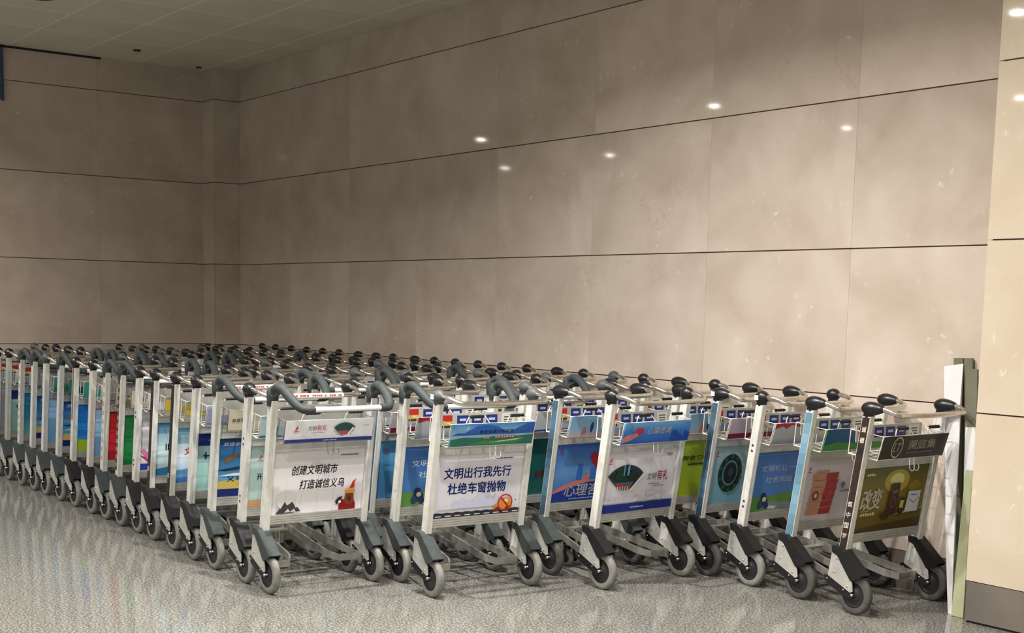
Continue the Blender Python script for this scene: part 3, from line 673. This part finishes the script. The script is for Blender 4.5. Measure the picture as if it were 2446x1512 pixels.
# name -> (panel ground, print function, words for the label)
ADS={
 'city':(ink((224,220,222)),ad_city,'white panel with black brush lettering'),
 'litter':(ink((222,220,230)),ad_litter,'white panel with bold blue lettering and orange car'),
 'fan':(ink((222,220,226)),ad_fan,'white panel with folding fan picture'),
 'tea':(gradient(((0.,(88,72,22)),(.45,(124,108,34)),(1.,(84,86,30)))),ad_tea,'golden green panel with tea boxes'),
 'donate':(ink((206,200,210)),ad_donate,'pale panel with tan and red picture'),
 'police':(gradient(((0.,(76,132,192)),(1.,(52,104,176)))),ad_police,'blue panel with white lettering above green ground'),
 'heart':(gradient(((0.,(40,92,180)),(.5,(96,150,208)),(1.,(36,84,170)))),ad_heart,'blue panel with hand holding a red heart'),
 'wreath':(gradient(((0.,(110,168,190)),(1.,(168,190,190)))),ad_wreath,'pale teal panel with dark green wreath'),
 'lime':(ink((160,182,40)),ad_lime,'lime green panel with small dark lettering'),
 'hand':(gradient(((0.,(54,130,190)),(1.,(96,164,206)))),ad_hand,'light blue panel with hand and circle picture'),
 'green':(ink((30,96,92)),ad_green,'dark green panel with small red lettering'),
 'teal':(ink((178,202,200)),ad_teal,'pale teal panel with orange foot band'),
 'plane':(gradient(((0.,(120,170,200)),(.5,(70,140,196)),(1.,(22,52,120)))),ad_plane,'deep blue sky panel, yellow and navy bands'),
 'navytop':(gradient(((0.,(150,196,190)),(1.,(168,204,200)))),ad_navytop,'mint panel with navy top band'),
 'sky':(gradient(((0.,(120,176,214)),(.5,(216,222,232)),(1.,(110,176,212)))),ad_sky,'sky blue panel with red characters'),
 'id':(gradient(((0.,(190,214,222)),(.5,(196,220,226)),(1.,(44,132,178)))),ad_id,'blue to white panel with dark blue letters'),
 'tulip':(ink((222,218,224)),ad_tulip,'white panel with pink and red tulip'),
 'leaf':(ink((28,120,64)),lambda:ad_flag((90,60,40),(190,214,190)),'plain green panel'),
 'red':(ink((184,34,46)),lambda:ad_flag((184,34,46),(236,200,196)),'plain red panel with pale characters'),
 'tower':(gradient(((0.,(108,166,214)),(1.,(150,192,222)))),ad_tower,'light blue panel with pale tower blocks'),
 'wave':(gradient(((0.,(40,134,206)),(1.,(22,104,190)))),ad_wave,'bright blue panel with yellow green foot'),
 'lilac':(ink((176,168,178)),None,'plain pale lilac panel'),
 'bluegreen':(gradient(((0.,(120,180,170)),(.4,(60,140,170)),(1.,(30,110,160)))),None,'plain teal blue panel'),
}
def SG(): return Print(sign_pos)
SH_=SGZ1-SGZ0
def sg_fan():
    p=SG(); p.rect(0,0,SGW,.018,(36,54,134)); p.marks(.22,.006,.30,.006,(190,200,230),8); logo(p,.05,.065); p.text('文明',.125,.062,.172,.085,(70,70,74)); p.text('有礼',.175,.060,.235,.09,(190,50,60)); p.marks(.145,.047,.22,.004,(110,110,118),8); p.skyline(.02,.49,.02,.016,(206,206,216),3,24)
    p.fan(.335,.018,.085,(30,70,70),0); p.poly([(.30,.055),(.305,.045),(.32,.034),(.35,.034),(.36,.042),(.365,.055)],(170,70,70)); p.poly([(.352,.032),(.36,.03),(.39,.068),(.383,.074)],(232,232,230)); p.marks(.445,.078,.478,.004,(80,80,90),5); return p
def sg_land():
    p=SG(); p.poly([(0,.055),(.04,.07),(.08,.068),(.11,.082),(.15,.104),(.22,.108),(.28,.098),(.33,.072),(.36,.066),(.40,.085),(.46,.108),(SGW,.112),(SGW,.055)],(44,96,180)); p.rect(0,.035,SGW,.056,(150,196,214)); p.poly([(0,0),(0,.036),(.08,.046),(.18,.042),(.3,.05),(.42,.044),(SGW,.05),(SGW,0)],(44,116,104)); p.poly([(.10,.006),(.2,.026),(.34,.024),(.46,.03),(.40,.006)],(66,140,72)); p.poly([(.24,.012),(.40,.022),(.45,.034),(.30,.022)],(206,214,178)); p.text('争创全国文明城市',.17,.063,.38,.082,(40,70,150),.012); p.marks(.20,.036,.24,.014,(226,150,140),2); p.marks(.27,.038,.39,.013,(226,160,130),7)
    p.poly([(.085,.09),(.10,.105),(.094,.086)],(230,244,250)); return p
def sg_heart():
    p=SG(); p.poly([(0,.035),(.03,.05),(.07,.055),(.11,.06),(.13,.055),(.11,.04),(.07,.022),(0,.006)],(206,130,130)); p.heart(.118,.066,.028,(206,38,52)); p.text('心理咨询',.175,.048,.36,.088,(232,240,250),.018,.1); p.skyline(.37,SGW,.0,.07,(30,76,170),6,7); p.marks(.46,.098,.50,.004,(60,90,150),4); return p
def sg_black():
    p=SG(); g=(206,200,180)
    p.ring(.115,.058,.042,.053,.11,g,32); p.text('LT',.086,.036,.142,.08,g,.02,.2); p.text('澜庭集',.195,.044,.42,.092,g,.012); p.marks(.195,.026,.40,.008,(110,102,84),14); return p
SIGNS={'fan':(ink((222,222,224)),sg_fan),'land':(gradient(((0.,(120,180,214)),(.5,(140,196,224)),(1.,(70,130,196)))),sg_land),'heart':(gradient(((0.,(30,86,190)),(.6,(60,130,210)),(1.,(120,180,226)))),sg_heart),'black':(ink((34,30,24)),sg_black),
 'lblue':(gradient(((0.,(206,170,170)),(.25,(150,186,214)),(1.,(120,170,208)))),lambda:SG().oval(.16,.05,.012,.03,(40,60,100)).poly([(.09,.0),(.10,.05),(.115,.055),(.125,.02)],(200,120,110))),
 'bg':(ink((70,150,70)),lambda:SG().poly([(0,.03),(.1,.045),(.3,.03),(SGW,.045),(SGW,SH_),(0,SH_)],(28,92,140))),
 'redtop':(gradient(((0.,(120,132,150)),(.3,(176,182,188)),(1.,(186,190,196)))),lambda:SG().poly([(0,.116),(0,.085),(.06,.10),(.09,.085),(.13,.105),(.2,.09),(.26,.116)],(176,40,44))),
 'redfoot':(ink((190,176,190)),lambda:SG().rect(0,0,SGW,.03,(128,30,52)).oval(.2,.08,.02,.02,(150,110,130))),
 'mint':(ink((176,196,206)),lambda:SG().rect(.06,.0,.10,.09,(44,120,120)).rect(0,.0,SGW,.012,(50,110,110))),
 'beige':(ink((196,186,164)),lambda:SG().oval(.14,.075,.006,.006,(90,84,76),8).oval(.14,.04,.006,.006,(90,84,76),8).marks(.02,.05,.10,.02,(110,100,90),3)),
 'white':(ink((206,210,218)),lambda:SG().rect(0,0,SGW,.012,(60,80,130))),
 'yellow':(ink((150,144,124)),lambda:SG().rect(.0,.03,.12,.10,(176,154,60)).marks(.14,.03,.45,.02,(110,104,92),9)),'tealt':(ink((46,130,118)),None),'lav':(ink((170,176,204)),None)}

# ------------------------------------------------------------------ assemble a trolley
ORD=['front','second','third','fourth','fifth','sixth','seventh','eighth','ninth','tenth','eleventh','twelfth','thirteenth','fourteenth','fifteenth','sixteenth','seventeenth','eighteenth','nineteenth','twentieth','twenty-first','twenty-second','twenty-third','twenty-fourth','twenty-fifth','twenty-sixth','twenty-seventh']
ROWS={'A':'leftmost row','B':'second row','C':'third row','D':'row along the wall'}
HND={'hook':'grey hooked handle','egg':'black egg knobs','round':'black round knobs','rgrey':'grey round knobs'}
def trolley(row,i,x,y,rz,kind,cover,ad,sign,sticker=None,label=False,bar_label=False,wire='w',knob_sticker=False,text=True):
    e=bpy.data.objects.new('luggage_trolley',None); COL.objects.link(e); e.location=(x,y,0); e.rotation_euler=(0,0,rz)
    words=ADS[ad][2] if label else HND[kind]
    tag(e,'%s trolley of the %s, %s'%(ORD[i],ROWS[row],words),'luggage trolley','parked luggage trolleys, '+ROWS[row])
    assert len(e['label'].split())<=16,e['label']
    def L(n,me,p=e):
        o=link(n,me,p)
        if n in ('printed_design','post_sticker','bar_label'): o['kind']='stuff'
        return o
    posts={}
    for s in (-1,1): posts[s]=L('post',get(('post',s),lambda:m_post(s)))
    if sticker: L('post_sticker',get(('ps',sticker),lambda:m_post_sticker(sticker)),posts[-1])
    if kind=='hook':
        for s in (-1,1): L('hook_arm',get(('hook',s),lambda:m_hook(s)))
        L('bar_label',get('hlab',m_hooklabel),L('handle_bar',get('hbar',m_hookbar)))
    else:
        for s in (-1,1):
            k=L('knob',get(('knob',s,kind),lambda:m_knob(s,'egg' if kind=='egg' else 'round',kind=='rgrey')))
            if knob_sticker and s<0: L('sticker',get('kst',lambda:m_knob_sticker(-1)),k)
        hb=L('handle_bar',get('bar',m_bar))
        if bar_label: L('bar_label',get('blab',m_bar_label),hb)
    L('top_rail',get('trail',m_toprail)); L('bottom_rail',get('brail',m_botrail))
    mat,fn,_=ADS[ad]
    pn=L('advert_panel',get(('panel',ad),lambda:m_panel(mat)))
    if fn and text: L('printed_design',get(('pp',ad),lambda:fn().b.mesh('printed_design')),pn)
    pk=row in 'CD' or (row=='B' and i<2) or (row=='A' and i>13)
    L('info_plate',get(('plate',pk),lambda:m_plate(pk)))
    bm=WIREW if wire=='w' else WIREG
    bk=L('basket',get(('basket',wire),lambda:m_basket(bm)))
    if text:
        for yy in (-.15,.10): L('rubber_sleeve',get(('slv',yy),lambda:m_sleeves(yy)),bk)
    if sign:
        smat,sfn=SIGNS[sign]
        so=L('basket_sign',get(('sign',sign),lambda:m_sign(smat)))
        if sfn and text: L('printed_design',get(('sp',sign),lambda:sfn().b.mesh('printed_design')),so)
    cm=GREYP if cover=='g' else BLACKP
    for s in (-1,1):
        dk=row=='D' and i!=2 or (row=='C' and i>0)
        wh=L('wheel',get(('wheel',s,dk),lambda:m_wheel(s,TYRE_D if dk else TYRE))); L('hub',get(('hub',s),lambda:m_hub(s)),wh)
        L('wheel_cover',get(('cov',s,cover),lambda:m_cover(s,cm))); L('wheel_bracket',get(('brk',s),lambda:m_bracket(s)))
        L('wheel_fork',get(('fork',s),lambda:m_fork(s,BLACKP))); L('chassis_rail',get(('rail',s),lambda:m_rail(s)))
        L('front_caster',get(('cast',s),lambda:m_caster(s)))
    L('nose_bar',get('nose',m_nose))
    return e

# row A, leftmost, seen along its whole length
AX=[-6.06,-6.354,-6.772,-7.082,-7.43,-7.797,-8.09,-8.395,-8.70,-8.976,-9.34,-9.661,-10.0,-10.285,-10.602,-10.95,-11.25,-11.57,-11.88,-12.20]
AY=[2.999,3.010,3.024,3.033,3.055,3.075,3.088,3.090,3.097,3.098]+[3.102]*10
AK=['hook','round','hook','round','round','round','round','hook','hook','round','round','hook','rgrey','hook','hook','round','round','round','round','rgrey']
AC='gbgbbbbggbbggggggggg'
AA=['city','teal','plane','navytop','sky','id','tulip','leaf','red','tower','wave','plane','tower','plane','bluegreen','navytop','lilac','sky','id','tulip']
AS=['fan','mint','beige','lav','yellow','yellow','white','beige','beige','white','tealt','tealt','tealt','white','white','white','lav','white','white','white']
AST={1:'holes',4:'brown',5:'brown',6:'holes',7:'checker',8:'spots',10:'brownhalf',14:'spots',15:'teal',16:'teal'}
for i in range(20):
    trolley('A',i,AX[i],AY[i]+HALF+.006,math.radians(0 if i==0 else -1.2 if i<8 else -.4),AK[i],AC[i],AA[i],AS[i],AST.get(i),label=i<18,bar_label=i in (1,3),wire='g' if AK[i]=='hook' else 'w')
# row B
BX=[-5.55,-5.965,-6.29]; BY=[3.980,4.040,4.078]
while len(BX)<20: BX.append(BX[-1]-.327+random.uniform(-.012,.012)); BY.append(4.098)
BK=['rgrey','hook','egg','round','round','hook','rgrey','egg','round','round','rgrey','egg','hook','hook','round','rgrey','rgrey','round','egg','round']
for i in range(20):
    trolley('B',i,BX[i],BY[i],math.radians((-2.2,-1.2,-.4)[min(i,2)] if i<3 else 0),BK[i],'gggbgb'[i%6],['litter','police','hand','teal','sky','red'][i] if i<6 else 'lilac',['land','redtop','redfoot','white','mint','beige'][i] if i<6 else 'white','blue' if i==2 else None,label=i<3,wire='w',knob_sticker=i==0,text=i<8)
# row C
CX_=[-5.272,-5.70]; CY_=[4.862,4.862]
while len(CX_)<21: CX_.append(CX_[-1]-.322+random.uniform(-.012,.012)); CY_.append(4.868)
CK=['round','egg','rgrey','hook','round','egg','rgrey','hook','egg','round','rgrey','round','egg','round','hook','egg','round','egg','egg','egg','rgrey']
for i in range(21):
    trolley('C',i,CX_[i],CY_[i],math.radians((3.5,1,0)[min(i,2)]),CK[i],'bgbgbg'[i%6],['fan','heart','green','police','sky','teal'][i] if i<6 else 'lilac',['heart','lblue','white','mint','lav','white'][i] if i<6 else 'white','blue' if i==1 else None,label=i<3,text=i<8)
# row D, along the wall
DX=[-4.125,-4.515,-4.875,-5.20,-5.52,-5.80,-6.135,-6.452,-6.75,-7.07,-7.375,-7.715,-8.03,-8.337,-8.648,-8.95,-9.255,-9.585,-9.875,-10.18,-10.512,-10.817,-11.13,-11.438,-11.768,-12.062]
DK=['egg','egg','round','egg','egg','round','egg','round','rgrey','round','egg','round','round','round','round','round','egg','round','egg','egg','round','round','round','round','round','round']
for i in range(26):
    trolley('D',i,DX[i]-.022,(5.566,5.606,5.618)[min(i,2)],0,DK[i],'b',['tea','donate','police','wreath','lime','sky'][i] if i<6 else 'lilac',['black','bg','redtop','redfoot','lblue','white'][i] if i<6 else 'white',{0:'brown',1:'paleblue',2:'holes',3:'blue'}.get(i),label=i<5,knob_sticker=i in (2,3),text=i<8)

# ------------------------------------------------------------------ boards leaning in the nook beside the pillar
OLIVE=plain('olive_board_edge',(.15,.15,.105),.7,0,.3,.12,12)
OLIVE2=plain('yellow_green_board',(.36,.37,.225),.7,0,.3,.10,12)
FILM=plain('white_plastic_film',(.70,.69,.70),.35,0,.5,.10,9)
def leaning(name, foot, top, label, cat, mat, th=.012):
    """board given by foot edge (two floor points) and top edge (two points), with thickness"""
    a,b=[Vector(p) for p in foot]; c,d=[Vector(p) for p in top]
    n=((b-a).cross(c-a)).normalized()*th
    o=a.copy(); N=6; M_=2; bb=MB(); rnd=random.Random(len(name)+len(label))
    vs=[]; 
    for side in (0,1):
        for i in range(N+1):
            t=i/N; p=a.lerp(c,t); q=b.lerp(d,t)
            for j in range(M_+1):
                r=p.lerp(q,j/M_)+n*side
                if 'film' in mat.name and 0<i<N: r=r+n.normalized()*rnd.uniform(0,.012)
                vs.append(r-o)
    K=(N+1)*(M_+1); fs=[]
    idx=lambda s,i,j:s*K+i*(M_+1)+j
    for i in range(N):
        for j in range(M_):
            fs.append((idx(0,i,j),idx(0,i+1,j),idx(0,i+1,j+1),idx(0,i,j+1))); fs.append((idx(1,i,j),idx(1,i,j+1),idx(1,i+1,j+1),idx(1,i+1,j)))
        fs.append((idx(0,i,0),idx(1,i,0),idx(1,i+1,0),idx(0,i+1,0))); fs.append((idx(0,i,M_),idx(0,i+1,M_),idx(1,i+1,M_),idx(1,i,M_)))
    for j in range(M_):
        fs.append((idx(0,0,j),idx(0,0,j+1),idx(1,0,j+1),idx(1,0,j))); fs.append((idx(0,N,j),idx(1,N,j),idx(1,N,j+1),idx(0,N,j+1)))
    bb.add(vs,fs,mat)
    return tag(link(name,bb.mesh(name),None,o),label,cat)
leaning('olive_board',[(-4.0,5.87,0),(-3.95,5.87,0)],[(-4.165,5.988,1.268),(-4.110,5.988,1.270)],'olive board standing behind the white film strip, left one','board',OLIVE)
leaning('olive_board',[(-3.94,5.872,0),(-3.89,5.872,0)],[(-4.105,5.990,1.27),(-4.055,5.990,1.272)],'olive board behind the white film strip, beside its left twin','board',OLIVE)
leaning('white_film_strip',[(-3.905,5.690,0),(-3.882,5.690,0)],[(-4.214,5.972,1.222),(-4.101,5.972,1.242)],'long white plastic film strip tapering to the floor by the pillar','film strip',FILM,.004)
leaning('olive_board',[(-3.862,5.760,0),(-3.806,5.760,0)],[(-4.073,5.962,1.216),(-4.004,5.962,1.217)],'grey olive board nearest the pillar, its top bare','board',OLIVE)
leaning('white_film_strip',[(-3.850,5.730,0),(-3.822,5.730,0)],[(-4.001,5.880,.925),(-3.939,5.880,.93)],'shorter white film strip hanging over the board nearest the pillar','film strip',FILM,.004)
leaning('yellow_green_board',[(-3.868,5.672,0),(-3.800,5.672,0)],[(-3.925,5.80,.72),(-3.885,5.80,.72)],'short yellow green board at the foot of the pillar edge','board',OLIVE2)
